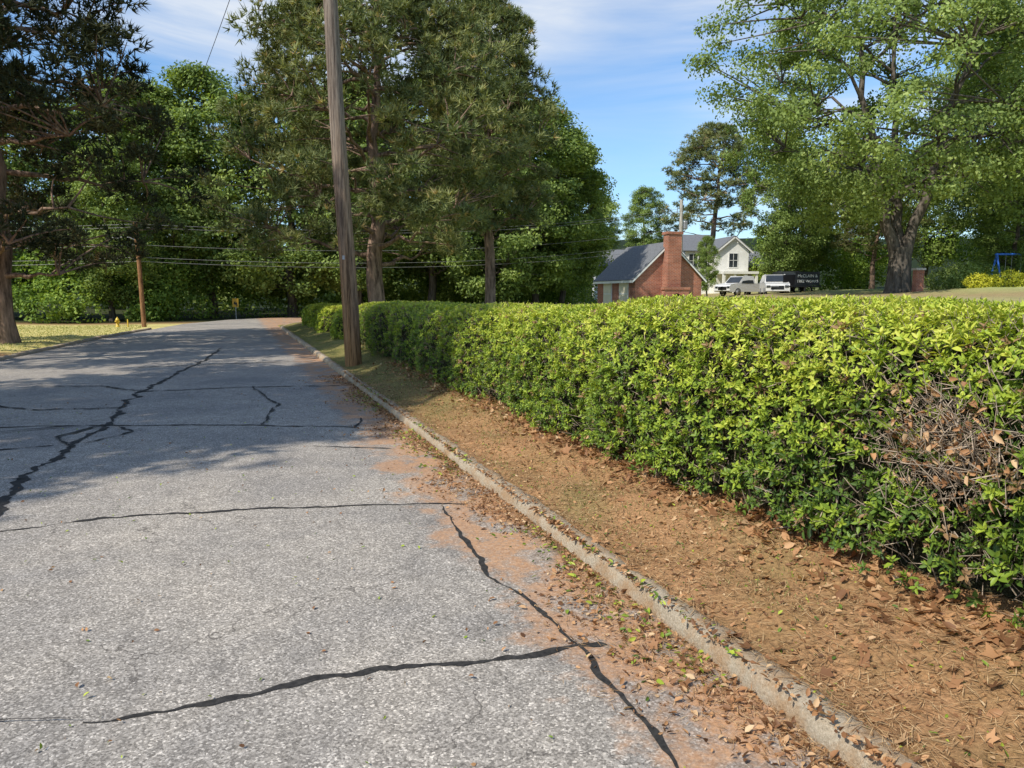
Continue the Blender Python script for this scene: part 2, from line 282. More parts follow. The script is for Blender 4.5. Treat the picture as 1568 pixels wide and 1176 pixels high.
def make_tree(name,seed,H,R,cb,tr,kind,nl,nc,rc,lp,ll,mleaf,mbark,fork=False,up=.35):
    r=RS(seed); paths=[];att=[]
    ph=r.uniform(0,6.28,6)
    def env(h,a):
        if kind=='pine': e=np.interp(h,[0,.12,.35,.65,.88,1],[.7,.95,1,.80,.55,.2])
        else: e=np.sin(math.pi*np.clip(h*.9+.08,0,1))**.55
        return R*e*(1+.16*np.sin(3*a+ph[0]+4*h)+.12*np.sin(5*a+ph[1]-7*h)+.10*np.sin(9*h+ph[2]+a))
    stems=[]
    if fork:
        fz=H*.115; tp=bez(np.array([0,0,-.4]),np.array([0,0,fz*.5]),np.array([.0,0,fz]),6)
        paths.append((tp,np.linspace(tr*1.2,tr*1.0,6)*np.array([1.3,1.08,1,1,1,1.05])))
        for sx in (-1,1,.15):
            e=np.array([sx*R*.34,r.uniform(-1,1)*R*.12+(abs(sx)<.5)*R*.3,H*.84])
            p=bez(np.array([sx*.3,0,fz-.6]),np.array([sx*R*.17,(abs(sx)<.5)*R*.2,H*.3]),e,12)+np.concatenate([[[0,0,0]],r.normal(0,.12,(11,3))])
            paths.append((p,np.linspace(tr*.62,.06,12))); stems.append(p)
    else:
        e=np.array([r.normal(0,.03*H),r.normal(0,.03*H),H*.95])
        p=bez(np.array([0,0,-.4]),np.array([0,0,H*.5]),e,14); p[1:]+=r.normal(0,.012*H*.4,(13,3))*np.array([1,1,0])
        rr=tr*(1-np.linspace(0,1,14)**1.1)+.04; rr[0]*=1.3
        paths.append((p,rr)); stems.append(p)
    for i in range(nl):
        st=stems[i%len(stems)]; z0=H*((max(cb,.26) if fork else cb)*.8+(.88-cb*.8)*(i+.5)/nl); z0=min(z0,H*.86); k=np.interp(z0,st[:,2],np.arange(len(st)))
        b=np.array([np.interp(k,np.arange(len(st)),st[:,q]) for q in range(3)]); a=i*2.4+r.uniform(-.4,.4)
        h=min(1,max(0,(z0+up*R*.4-cb*H)/(H-cb*H))); rad=env(h,a)*.72; end=np.array([math.cos(a)*rad,math.sin(a)*rad,min(z0+rad*up,H*.95)])
        mid=(b+end)/2+np.array([0,0,(-.08 if kind=='pine' else .12)*rad]); lp_=bez(b,mid,end,8); lp_[1:]+=r.normal(0,.015*R,(7,3))
        lr=(tr*.18 if fork else tr*.30)*(1-.6*z0/H)+.03
        paths.append((lp_,np.linspace(lr,.025,8))); att.append(lp_[2:])
    for st in stems: att.append(st[int(len(st)*.5):])
    att=np.concatenate(att)
    h=r.uniform(0,1,nc)**(.85); a=r.uniform(0,6.28,nc); fr=r.uniform(.35,1,nc)**.6
    rd=np.array([env(h[i],a[i]) for i in range(nc)])*fr
    Cc=np.stack([np.cos(a)*rd,np.sin(a)*rd,cb*H+h*(H-cb*H)],-1); crd=r.uniform(0,1,nc)
    for i in range(nc):
        dd=np.linalg.norm((att-Cc[i])*np.array([1,1,1.2]),axis=1)+np.where(att[:,2]>Cc[i][2]+.4,3,0); b=att[np.argmin(dd)]
        mid=(b+Cc[i])/2+r.normal(0,.1,3)+np.array([0,0,.15]); paths.append((bez(b,mid,Cc[i],4),np.linspace(.045,.015,4)*(H/18)))
    wv,wf=tubes(paths,6); wood=mk_mesh(name+'_wood',wv,wf,4,mat=mbark,smooth=True)
    rcs=rc*r.uniform(.6,1.35,nc); cen=np.array([0,0,cb*H+(H-cb*H)*.4])
    if kind=='pine':
        nt_=lp; P=np.repeat(Cc,nt_,0)+norm(r.normal(0,1,(nc*nt_,3)))*(r.uniform(0,1,(nc*nt_,1))**.45)*np.repeat(rcs,nt_)[:,None]*np.array([1,1,.55])
        A=norm(norm(P-np.repeat(Cc,nt_,0))*.8+np.array([0,0,.55])+r.normal(0,.3,P.shape)); nb=9
        U,W=frames(A,r); A2=np.repeat(A,nb,0);U2=np.repeat(U,nb,0);W2=np.repeat(W,nb,0)
        th=r.uniform(.25,1.35,len(A2))[:,None]; ps=r.uniform(0,6.28,len(A2))[:,None]
        D=A2*np.cos(th)+(U2*np.cos(ps)+W2*np.sin(ps))*np.sin(th)
        Nf=norm(A2*.9+np.array([-.1,-.1,.4])+r.normal(0,.5,D.shape)); sd=norm(np.cross(D,Nf))
        P2=np.repeat(P,nb,0); ln=(ll*r.uniform(.7,1.2,len(P2)))[:,None]; wd=ll*.17
        V=np.stack([P2-sd*wd*.5,P2+sd*wd*.5,P2+D*ln],1); F=np.arange(len(P2)*3).reshape(-1,3)
        rn=np.clip(np.repeat(crd,nt_*nb)*.45+np.repeat(r.uniform(0,.35,nc*nt_),nb)+r.uniform(0,.2,len(P2)),0,1)
        rn=np.where(np.repeat(r.uniform(0,1,nc*nt_)<.035,nb),.97,rn)
        leaf=mk_mesh(name+'_needles',V,F,3,{'rnd':np.repeat(rn,3)},mleaf)
    else:
        P=np.repeat(Cc,lp,0)+norm(r.normal(0,1,(nc*lp,3)))*(r.uniform(0,1,(nc*lp,1))**.5)*np.repeat(rcs,lp)[:,None]*np.array([1,1,.6])
        outw=norm(P-cen); loc=norm(P-np.repeat(Cc,lp,0)); Nn=norm(outw*.35+loc*.4+np.array([0,0,.45])+r.normal(0,.5,P.shape))
        D=norm(np.cross(Nn,r.normal(0,1,P.shape))); D[:,2]-=.25; D=norm(D)
        V,F=leaf4(P,D,Nn,ll*r.uniform(.6,1.3,len(P)),ll*.7*r.uniform(.7,1.2,len(P)))
        rn=np.clip(np.repeat(crd,lp)*.5+r.uniform(0,.5,len(P)),0,1)
        leaf=mk_mesh(name+'_leaves',V,F,4,{'rnd':np.repeat(rn,4)},mleaf)
    return wood,leaf
protoD=[make_tree('decid%d'%i,20+i,18,R,cb,.3,'dec',14,nc,1.2,200,.26,M_dec,M_barkd) for i,(R,cb,nc) in enumerate([(5.0,.14,200),(4.4,.18,185),(5.6,.10,220)])]
protoP=[make_tree('pine%d'%i,40+i,16,R,cb,.27,'pine',22,nc,.62,22,.36,M_pine,M_barkp,up=u) for i,(R,cb,nc,u) in enumerate([(4.6,.3,300,.2),(4.2,.36,250,.15)])]
pineL=make_tree('pineL',61,15.5,5.2,.17,.34,'pine',28,430,.66,24,.32,M_pine_shaded,M_barkp,up=.0)
def tree(name,pr,x,y,H,refH,rotz=0,wid=1.0,z=None,parent=None):
    if z is None:
        dx,dy=x-OX,y-OY; z=float(terrain_z(dx*NX+dy*NY,dx*DX+dy*DY))
    k=H/refH
    e=new_obj(name,None,parent,(x,y,z-.05),(0,0,rotz),(k*wid,k*wid,k))
    new_obj('trunk_and_branches',pr[0],e); new_obj('foliage',pr[1],e); return e
pineC=make_tree('pineC',77,14.6,5.9,.21,.34,'pine',32,600,.66,26,.31,M_pine,M_barkp,up=.25)
tree('pine_tree',pineC,-5.7,30,14.7,14.6,.6)
pineB=make_tree('pineB',78,16.4,3.5,.3,.28,'pine',24,330,.68,22,.36,M_pine,M_barkp,up=.25)
tree('pine_tree',pineB,-1.2,38,16.3,16.4,1.1)
# left pines
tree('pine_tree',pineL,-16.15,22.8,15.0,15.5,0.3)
tree('pine_tree',protoP[1],-15.2,14.2,14.5,16,2.3,1.05)
tree('pine_tree',protoP[0],-11.2,5.6,15,16,2.6,1.1)
tree('pine_tree',protoP[1],-14.0,1.6,14.5,16,.6,1.2)
# forest mass
fm=new_obj('forest_trees')
r=RS(5)
fl=[(-44,44,15),(-37,47,16),(-31,46,14.5),(-26,49,15.5),(-21,50,16.3),(-16,52,16),(-11,51,16),(-6,54,17),(-1.5,53,16),(1.8,57,16),(4.4,62,14.8),(-30,61,18),(-13,62,17.5),(-4,64,18),(5.2,74,15.5),(-24,43,10),(-33,41,9)]
for i,(x,y,h) in enumerate(fl):
    tree('forest_tree',protoD[i%3],x,y,h,18,r.uniform(0,6.28),r.uniform(1.0,1.25),parent=fm,z=0)
# right side trees
oak=make_tree('oak',91,24,11.8,.19,.62,'dec',34,640,1.25,230,.22,M_oak,M_barkd,fork=True,up=.5)
tree('oak_tree',oak,24.2,45,24,24,0.05)
tree('oak_tree',oak,42,57,22,24,2.2,.9)
bm=new_obj('background_trees')
for i,(x,y,h,k) in enumerate([(25.3,67,13.5,1),(29,72,12,1),(27,98,20,0),(36,78,15,0),(43,75,15,1),(50,72,16,0),(58,70,17,1),(48,62,14,1),(33,66,11,0),(19,104,12,1),(13.5,110,11,1)]):
    if k: tree('tree',protoD[i%3],x,y,h,18,r.uniform(0,6),1.0,parent=bm)
    else: tree('tree',protoP[i%2],x,y,h,16,r.uniform(0,6),1.15,parent=bm)
tree('small_tree',protoD[1],15.2,56,4.9,18,1,.75)
tree('small_tree',protoD[0],34,49,8,18,1,1.3)
# ---------------------------------------------------------------- shrub masses
def shrubs(name,cent,rad,mat,lp,ll,seed,parent=None):
    r=RS(seed); cent=np.array(cent,dtype=float); rad=np.array(rad,dtype=float); n=len(cent)
    q=norm(r.normal(0,1,(n*lp,3))); lump=1+.18*np.sin(q[:,0]*5+np.repeat(cent[:,0],lp))*np.sin(q[:,1]*6+q[:,2]*4)
    P=np.repeat(cent,lp,0)+q*(r.uniform(.55,1,(n*lp,1))**.5)*np.repeat(rad,lp,0)*lump[:,None]
    Nn=norm(q*.6+np.array([0,0,.4])+r.normal(0,.45,P.shape)); D=norm(np.cross(Nn,r.normal(0,1,P.shape)))
    V,F=leaf4(P,D,Nn,ll*r.uniform(.6,1.3,len(P)),ll*.65*r.uniform(.7,1.2,len(P)))
    rn=np.clip(np.repeat(r.uniform(0,.55,n),lp)+r.uniform(0,.5,len(P)),0,1)
    return new_obj(name,mk_mesh(name,V,F,4,{'rnd':np.repeat(rn,4)},mat),parent)
def along(line,n,depth,hz0,hzk,r0,r1,zmax=0):
    l=np.array(line,float); cs=[];rs=[]
    for i in range(n):
        u=r.uniform(0,len(line)-1.001); k=int(u); p=l[k]*(1-u+k)+l[k+1]*(u-k); dep=r.uniform(0,depth)
        hz=r.uniform(.2,hz0)+dep*hzk; rr=r.uniform(r0,r1); cs.append((p[0]+r.uniform(-.8,.8)-dep*.15,p[1]+dep,hz)); rs.append((rr,rr,rr*.85))
    return cs,rs
cs,rs=along([(-48,38),(-34,36.5),(-27,38),(-22.5,42),(-19.5,48),(-15,54.5),(-9,58),(-3,59),(3,63),(8,70)],210,4.5,1.1,.75,.6,1.6)
shrubs('understory_shrubs',cs,rs,M_bush,370,.2,12)
cs,rs=along([(-75,62),(-45,70),(-20,74),(-5,76),(9,80)],190,4,8.5,0,1.8,3.0)
shrubs('woodland_backdrop',cs,rs,M_dec,300,.5,19)
cs=[];rs=[]
for i in range(130):
    x=r.uniform(26,64); y=70+r.uniform(0,8)-(x>40)*8; hz=r.uniform(.6,5.5)+1.6; rr=r.uniform(1,2.2); cs.append((x,y,hz)); rs.append((rr,rr,rr))
shrubs('background_shrubs',cs,rs,M_bush,320,.28,13)
shrubs('round_shrub',[(27.5,44,2.7),(28.8,44.6,2.6),(26.6,44.5,2.4)],[(1.2,1,.9),(1.3,1,1),(.9,.9,.7)],M_oak,1500,.14,14)
shrubs('yellow_shrub',[(26.0,40,2.25),(26.9,40.3,2.2)],[(.75,.7,.5),(.6,.6,.45)],M_yel,1600,.1,15)
shrubs('yellow_shrub',[(28.0,40.5,2.35),(28.8,40.5,2.25),(29.6,40.2,2.25)],[(.75,.7,.6),(.8,.6,.5),(.7,.7,.5)],M_yel,1600,.1,16)
# ---------------------------------------------------------------- hedge
DT,DZ=2.90,.95
def hedge(name,t0,t1,s0,s1,hf,densf,seed,deadpatch=False,LL=.047,power=.34,zb=.27,bright=0.0):
    r=RS(seed); ph=np.linspace(.0,math.pi,160); a=(s1-s0)/2; scn=(s0+s1)/2
    cx=a*np.sign(np.cos(ph))*np.abs(np.cos(ph))**power; cz=np.abs(np.sin(ph))**power
    half=(t1-t0)/2; tcn=(t0+t1)/2
    hm=float(hf(tcn)); dl=np.concatenate([[0],np.cumsum(np.hypot(np.diff(cx),np.diff(cz*hm)))]); Ltot=dl[-1]
    def surf(t,l,inset):
        c=np.interp(l,dl,cx); zz=np.interp(l,dl,cz); c2=np.interp(np.minimum(l+.02,Ltot),dl,cx); z2=np.interp(np.minimum(l+.02,Ltot),dl,cz); c1=np.interp(np.maximum(l-.02,0),dl,cx); z1=np.interp(np.maximum(l-.02,0),dl,cz)
        H=hf(t); e=np.clip(1-np.abs((t-tcn)/half)**(half*3.2),0,1)**.45
        ns=(z2-z1)*H; nz=-(c2-c1); nn=np.hypot(ns,nz)+1e-9; ns/=nn; nz/=nn
        bul=.05*np.sin(t*2.9+l*1.3)+.03*np.sin(t*6.1-l*4.2)+.025*np.sin(l*7+t*1.7)+.05*np.sin(t*1.1+2)
        bul=bul*(1-.75*np.clip(nz,0,1))
        off=bul-inset
        s=scn+c*(.35+.65*e)+ns*off; z=zb+zz*H*(.25+.75*e)+nz*off
        return s,z,ns,nz,e
    n=int(densf(0)*(t1-t0)*Ltot)
    t=r.uniform(t0,t1,n); l=r.uniform(Ltot*.12,Ltot,n); keep=r.uniform(0,1,n)<densf(t)/densf(0); t=t[keep]; l=l[keep]; n=len(t)
    ins=r.uniform(0,1,n)**1.4*.13-.015
    s,z,ns,nz,e=surf(t,l,ins)
    gap=(np.sin(t*8.3+z*11+s*3)*np.sin(z*17-t*5.1)+np.sin(t*21+z*9)*.4>.74)&(nz<.5)
    k=~(gap&(r.uniform(0,1,n)<.75)); t,l,s,z,ns,nz,e,ins=[q[k] for q in (t,l,s,z,ns,nz,e,ins)]; n=len(t)
    dead=np.zeros(n,bool)
    if deadpatch:
        dd=((t-DT)/.30)**2+((z-DZ)/.22)**2; dead=(dd+r.normal(0,.4,n)<1)&(s<s0+.5)
        hole=(((t-DT)/.13)**2+((z-DZ+.17)/.08)**2<1)&(s<s0+.5)
        low=(z<.37+.10*np.sin(t*5)+.07*np.sin(t*13))&(r.uniform(0,1,n)<.7)
        k=~((dead&(r.uniform(0,1,n)<.55))|hole|low); t,s,z,ns,nz,ins,dead=[q[k] for q in (t,s,z,ns,nz,ins,dead)]; n=len(t)
    X,Y=st2xy(s,t); P=np.stack([X,Y,z],-1); On=np.stack([ns*NX,ns*NY,nz],-1)
    A=norm(On*.6+np.array([0,0,.45])+r.normal(0,.4,P.shape)); K=7
    U,W=frames(A,r); kk=np.tile(np.arange(K),n); psi=kk*2.4+np.repeat(r.uniform(0,6.28,n),K); th=(1.4-kk*.14)+r.normal(0,.22,n*K)
    A2=np.repeat(A,K,0); rad=np.repeat(U,K,0)*np.cos(psi)[:,None]+np.repeat(W,K,0)*np.sin(psi)[:,None]
    D=A2*np.cos(th)[:,None]+rad*np.sin(th)[:,None]; Nn=A2*np.sin(th)[:,None]-rad*np.cos(th)[:,None]
    szz=np.repeat(r.uniform(.55,1.25,n),K)*(1-kk*.07); Ln=LL*szz*r.uniform(.75,1.2,n*K)
    P2=np.repeat(P,K,0)+A2*(kk*.005)[:,None]
    V,F=leaf6(P2,D,Nn,Ln,Ln*.44,.3,.2)
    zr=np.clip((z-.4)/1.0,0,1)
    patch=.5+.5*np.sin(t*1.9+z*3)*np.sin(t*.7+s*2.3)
    base=bright+.22+.33*zr**1.5+.36*r.uniform(0,1,n)**1.3+.13*patch-np.clip(ins,0,1)*2.6  # deeper sprigs get a darker tint, inner shade put into the leaf colour
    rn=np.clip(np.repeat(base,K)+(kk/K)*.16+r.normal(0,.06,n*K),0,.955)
    brown=np.repeat((r.uniform(0,1,n)<.03)|(dead&(r.uniform(0,1,n)<.4)),K); rn=np.where(brown,1.0,rn)
    par=new_obj(name)
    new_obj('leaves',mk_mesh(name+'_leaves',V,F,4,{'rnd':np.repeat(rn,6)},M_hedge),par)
    m_=int(n*.8); i=r.randint(0,n,m_); Pt=P[i]-On[i]*.045; Dt=norm(On[i]*.5+np.array([0,0,.5])+r.normal(0,.6,(m_,3))); Lt=r.uniform(.05,.12,m_)
    if deadpatch:
        q=1300; tt=DT+r.normal(0,.19,q); zz=DZ-.03+r.normal(0,.14,q); ss=s0-.02+r.uniform(0,.18,q); xx,yy=st2xy(ss,tt)
        Pt=np.concatenate([Pt,np.stack([xx,yy,zz],-1)]); Dt=np.concatenate([Dt,norm(np.array([-NX*.5,-NY*.5,.5])+r.normal(0,.6,(q,3)))]); Lt=np.concatenate([Lt,r.uniform(.03,.12,q)])
        q=1100; tt=r.uniform(t0,t0+12,q); zz=r.uniform(.25,.5,q); ss=s0+.1+r.uniform(0,.3,q); xx,yy=st2xy(ss,tt)
        Pt=np.concatenate([Pt,np.stack([xx,yy,zz],-1)]); Dt=np.concatenate([Dt,norm(np.array([-NX*.3,-NY*.3,.8])+r.normal(0,.4,(q,3)))]); Lt=np.concatenate([Lt,r.uniform(.1,.3,q)])
    U,W=frames(Dt,r); rr=.0023*np.clip(r.uniform(.5,1.8,len(Pt)),0,9)[:,None]; vs=[]
    for base_,sc_ in ((Pt,1.0),(Pt+Dt*Lt[:,None],.5)):
        for aa in (0,2.09,4.19): vs.append(base_+(U*math.cos(aa)+W*math.sin(aa))*rr*sc_)
    V=np.stack(vs,1); i6=np.arange(len(Pt))*6; F=np.concatenate([np.stack([i6+p,i6+(p+1)%3,i6+3+(p+1)%3,i6+3+p],-1) for p in range(3)])
    new_obj('twigs',mk_mesh(name+'_twigs',V,F,4,mat=M_twig),par)
    if deadpatch:
        q=220; tt=DT+r.normal(0,.17,q); zz=DZ-.02+r.normal(0,.12,q); ss=s0-.02+r.uniform(0,.1,q); xx,yy=st2xy(ss,tt); Pd=np.stack([xx,yy,zz],-1)
        Nd=norm(np.array([-NX,-NY,.4])+r.normal(0,.7,(q,3))); Dd=norm(np.cross(Nd,r.normal(0,1,(q,3)))); V,F=leaf6(Pd,Dd,Nd,r.uniform(.02,.055,q),r.uniform(.012,.03,q),.6,.4)
        new_obj('withered_leaves',mk_mesh('withered',V,F,4,{'rnd':np.repeat(r.uniform(.3,1,q),6)},M_brown),par)
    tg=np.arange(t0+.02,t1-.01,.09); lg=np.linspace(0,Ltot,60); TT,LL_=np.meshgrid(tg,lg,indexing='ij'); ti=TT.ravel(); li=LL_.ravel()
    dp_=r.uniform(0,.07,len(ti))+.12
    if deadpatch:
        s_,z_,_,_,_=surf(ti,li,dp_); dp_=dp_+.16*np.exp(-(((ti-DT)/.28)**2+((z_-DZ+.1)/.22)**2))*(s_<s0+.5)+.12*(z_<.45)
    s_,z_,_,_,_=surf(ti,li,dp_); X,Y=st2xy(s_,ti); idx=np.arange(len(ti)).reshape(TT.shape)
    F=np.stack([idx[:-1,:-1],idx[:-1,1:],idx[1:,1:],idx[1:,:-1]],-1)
    new_obj('inner_dark_body',mk_mesh(name+'_core',np.stack([X,Y,z_],-1),F,4,mat=M_core),par)  # solid dark body under the leaves, stops see-through; not modelled branches
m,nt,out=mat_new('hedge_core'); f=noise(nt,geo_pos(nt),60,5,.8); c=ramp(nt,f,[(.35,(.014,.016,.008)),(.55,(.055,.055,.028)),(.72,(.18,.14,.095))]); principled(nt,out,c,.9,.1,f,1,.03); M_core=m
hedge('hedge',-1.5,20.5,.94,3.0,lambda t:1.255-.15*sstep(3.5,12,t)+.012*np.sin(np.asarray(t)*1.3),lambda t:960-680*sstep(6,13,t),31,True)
for i,(t0,t1) in enumerate([(22,25.2),(26.4,29.8),(31,35.3)]):
    hedge('trimmed_shrub',t0,t1,.95,2.9,lambda t:np.asarray(t)*0+.92,lambda t:260+0*np.asarray(t),50+i,False,.075,.5,.2,.2)
# ---------------------------------------------------------------- litter
def scatter(name,s,t,mat,ln,asp,r,flat=.35,dz=.004,rn=None):
    X,Y=st2xy(s,t); z=np.maximum(terrain_z(s,t),.006); z=np.where((s>0)&(s<.145),.102,z)
    n=len(s); P=np.stack([X,Y,z+dz+r.uniform(0,.006,n)],-1); Nn=norm(np.stack([r.normal(0,flat,n),r.normal(0,flat,n),np.ones(n)],-1))
    D=norm(np.cross(Nn,r.normal(0,1,P.shape))); V,F=leaf6(P,D,Nn,ln,ln*asp,.5,.1); V[...,2]=np.maximum(V[...,2],(z+.002)[:,None])
    if rn is None: rn=r.uniform(0,1,n)
    return new_obj(name,mk_mesh(name,V,F,4,{'rnd':np.repeat(rn,6)},mat))
r=RS(99)
n=60000; t=r.uniform(0,1,n)**1.5*16; s=r.uniform(.09,1.35,n)
k=r.uniform(0,1,n)<.35+.65*(np.sin(t*3+s*5)*np.sin(s*7-t*2)>-.4); s,t=s[k],t[k]; n=len(s)
X,Y=st2xy(s,t); zz=np.where(s<.15,.105,terrain_z(s,t)); P=np.stack([X,Y,zz+.003+r.uniform(0,.012,n)],-1); an=r.uniform(0,6.28,n); D=norm(np.stack([np.cos(an),np.sin(an),r.normal(0,.12,n)],-1))
Nn=norm(np.cross(D,np.cross(np.array([0,0,1.]),D))); V,F=leaf4(P,D,Nn,r.uniform(.03,.11,n),r.uniform(.0022,.004,n))
new_obj('pine_straw',mk_mesh('pine_straw',V,F,4,{'rnd':np.repeat(r.uniform(0,1,n),4)},M_straw))
n=3000; t=r.uniform(-.5,15,n); s=1.12-np.abs(r.normal(0,.2,n)); scatter('fallen_leaves',s,t,M_brown,r.uniform(.03,.075,n),.55,r,.8)
n=6500; t=r.uniform(0,1,n)**1.2*14; s=r.uniform(.0,1.1,n); scatter('leaf_litter',s,t,M_brown,r.uniform(.012,.038,n),.5,r,.6,rn=r.uniform(0,1,n))
n=9500; t=r.uniform(0,1,n)**1.3*15; s=-np.abs(r.normal(0,.18,n))*(1+.6*np.sin(t*2.3)+.3*np.sin(t*5.1))+.03; scatter('gutter_leaf_litter',s,t,M_brown,r.uniform(.010,.045,n),.5,r,.8)
n=16000; t=r.uniform(0,1,n)**1.3*14; s=-np.abs(r.normal(0,.15,n))*(1+.6*np.sin(t*2.3))+.02; X,Y=st2xy(s,t); P=np.stack([X,Y,np.full(n,.010)+r.uniform(0,.01,n)],-1); an=r.uniform(0,6.28,n); D=norm(np.stack([np.cos(an),np.sin(an),r.normal(0,.08,n)],-1))
V,F=leaf4(P,D,np.tile(np.array([0,0,1.]),(n,1)),r.uniform(.02,.08,n),r.uniform(.002,.0035,n)); new_obj('gutter_pine_straw',mk_mesh('gps',V,F,4,{'rnd':np.repeat(r.uniform(0,.9,n),4)},M_straw))
n=2300; t=r.uniform(0,1,n)*14; s=-np.abs(r.normal(0,.16,n))+.04; k=np.sin(t*1.7+1)>-.3; s,t=s[k],t[k]; scatter('hedge_clippings',s,t,M_hedge,r.uniform(.015,.05,len(s)),.45,r,.8,rn=r.uniform(.2,.9,len(s)))
n=1900; t=r.uniform(0,14,n); s=r.uniform(.1,1.2,n); scatter('hedge_clippings',s,t,M_hedge,r.uniform(.010,.032,n),.45,r,.6,rn=r.uniform(.2,.9,n))
n=480; t=r.uniform(1.2,14,n); s=-r.uniform(.3,5.8,n); scatter('road_leaves',s,t,M_brown,r.uniform(.012,.034,n),.55,r,.8)
n=340; t=r.uniform(1.2,12,n); s=-r.uniform(.3,5.5,n); scatter('road_leaves',s,t,M_hedge,r.uniform(.012,.030,n),.5,r,.7,rn=r.uniform(.3,.9,n))
def lobed(name,n,sf,tf,seed,r0=.03,r1=.055):
    r=RS(seed); V=[];F=[];rn=[]; ang=np.linspace(0,2*math.pi,10,endpoint=False); prof=np.array([1,.4,.85,.4,.6,.35,.6,.4,.85,.4])
    for i in range(n):
        s,t=sf(r),tf(r); x,y=st2xy(s,t); z=max(float(terrain_z(s,t)),.008)+.012
        if 0<s<.145: z=.115
        R=r.uniform(r0,r1); a0=r.uniform(0,6.28); tl=r.normal(0,.5,2); b=len(V)
        V.append((float(x),float(y),z))
        for a,p in zip(ang,prof):
            q=R*p*r.uniform(.8,1.1); dx,dy=math.cos(a+a0)*q,math.sin(a+a0)*q; V.append((float(x)+dx,float(y)+dy,max(z+dx*tl[0]+dy*tl[1]+(q**2)*9*r.uniform(-.3,1),z-.008)))
        for j in range(10): F.append((b,b+1+j,b+1+(j+1)%10))
        rn+= [r.uniform(0.1,.9)]*11
    new_obj(name,mk_mesh(name,V,F,3,{'rnd':rn},M_brown))
lobed('sycamore_leaves',700,lambda r:1.10-abs(r.normal(0,.16)),lambda r:r.uniform(-.5,8),4,.032,.068)
lobed('sycamore_leaves',90,lambda r:r.uniform(-.25,.9),lambda r:r.uniform(-.3,4.5),6)
n=22000; t=r.uniform(0,1,n)**.8*34; s=r.uniform(.16,1.1,n); k=(np.sin(t*1.3+s*3)+np.sin(t*3.1-s*5)>.5-t*.12); s,t=s[k],t[k]; n=len(s)
X,Y=st2xy(s,t); P=np.stack([X,Y,terrain_z(s,t)],-1); D=norm(np.stack([r.normal(0,.6,n),r.normal(0,.6,n),np.ones(n)],-1)); V,F=leaf4(P,D,norm(np.cross(D,r.normal(0,1,D.shape))),r.uniform(.015,.045,n),np.full(n,.004))
new_obj('verge_grass',mk_mesh('verge_grass',V,F,4,{'rnd':np.repeat(r.uniform(0,1,n),4)},M_grass))
n=26000; t=r.uniform(24,43,n); s=-r.uniform(6.2,26,n); X,Y=st2xy(s,t); P=np.stack([X,Y,terrain_z(s,t)],-1); D=norm(np.stack([r.normal(0,.5,n),r.normal(0,.5,n),np.ones(n)],-1)); k=~((s>-7.5)&(t<31))
P,D=P[k],D[k]; n=len(P); V,F=leaf4(P,D,norm(np.cross(D,r.normal(0,1,D.shape))),r.uniform(.03,.06,n),np.full(n,.03))
new_obj('lawn_grass',mk_mesh('lawn_grass',V,F,4,{'rnd':np.repeat(r.uniform(.7,1,n),4)},M_grass))
# ---------------------------------------------------------------- generic solids
def box(name,x,y,z,mat,parent=None,bev=0):
    vs=[(a,b,c) for a in x for b in y for c in z]; f=[(0,1,3,2),(4,6,7,5),(0,4,5,1),(2,3,7,6),(0,2,6,4),(1,5,7,3)]
    me=bpy.data.meshes.new(name); me.from_pydata(vs,[],f); me.update(); me.materials.append(mat); o=new_obj(name,me,parent)
    if bev: b=o.modifiers.new('b','BEVEL'); b.width=bev; b.segments=2
    return o
def poly(name,vs,fs,mat,parent=None):
    me=bpy.data.meshes.new(name); me.from_pydata(vs,[],fs); me.update(); me.materials.append(mat); return new_obj(name,me,parent)
def tubeo(name,pts,rad,mat,parent=None,n=12):
    V,F=tubes([(np.array(pts,float),np.array(rad,float))],n); 
    me=mk_mesh(name,V,F,4,mat=mat,smooth=True); return new_obj(name,me,parent)
# ---------------------------------------------------------------- poles & wires
M_metal=simple('galvanised_metal',(.35,.35,.36),.45,.5,.15,10,.7); M_black=simple('black_cable',(.02,.02,.02),.5,.3); M_wire=simple('weathered_cable',(.22,.22,.21),.6,.3)
p=new_obj('utility_pole',None,None,(-3.33,14.9,.1))
zz=np.linspace(-.2,10.2,14); tubeo('pole_shaft',[(-.037*z_+.012*math.sin(z_),0.0,z_) for z_ in zz],np.linspace(.175,.125,14),M_pole,p,20)
box('cross_arm',(-1.4,.7),(-.17,-.07),(9.3,9.42),M_pole,p); box('pole_tag',(-.13,-.08),(-.185,-.178),(2.2,2.28),M_metal,p)
for x in (-1.3,-.9,.5): tubeo('insulator',[(x,-.12,9.42),(x,-.12,9.5),(x,-.12,9.58)],[.04,.06,.03],M_metal,p,10)
M_pole2=bark('brown_pole_wood',(.12,.06,.03),(.34,.18,.09),10)
p2=new_obj('utility_pole',None,None,(-18.3,35.5,-.1)); tubeo('pole_shaft',[(0,0,-.2),(-.05,0,3),(-.12,0,5.2)],[.11,.10,.09],M_pole2,p2,14)
tubeo('lamp_arm',[(-.12,0,4.3),(-.4,-.1,4.45),(-.8,-.2,4.45)],[.025,.025,.025],M_metal,p2,8); poly('lamp_head',[(-.8,-.28,4.48),(-.8,-.12,4.48),(-1.15,-.12,4.45),(-1.15,-.28,4.45),(-.8,-.28,4.4),(-.8,-.12,4.4),(-1.1,-.12,4.38),(-1.1,-.28,4.38)],[(0,1,2,3),(4,7,6,5),(0,4,5,1),(1,5,6,2),(2,6,7,3),(3,7,4,0)],M_metal,p2)
p3=new_obj('utility_pole',None,None,(14.0,60,.3)); tubeo('pole_shaft',[(0,0,-.2),(0,0,4),(-.05,0,9.0)],[.2,.17,.13],M_polegrey,p3,14)
box('transformer',(.15,.5),(-.18,.18),(6.6,7.3),M_metal,p3,.08)
wi=new_obj('power_lines')
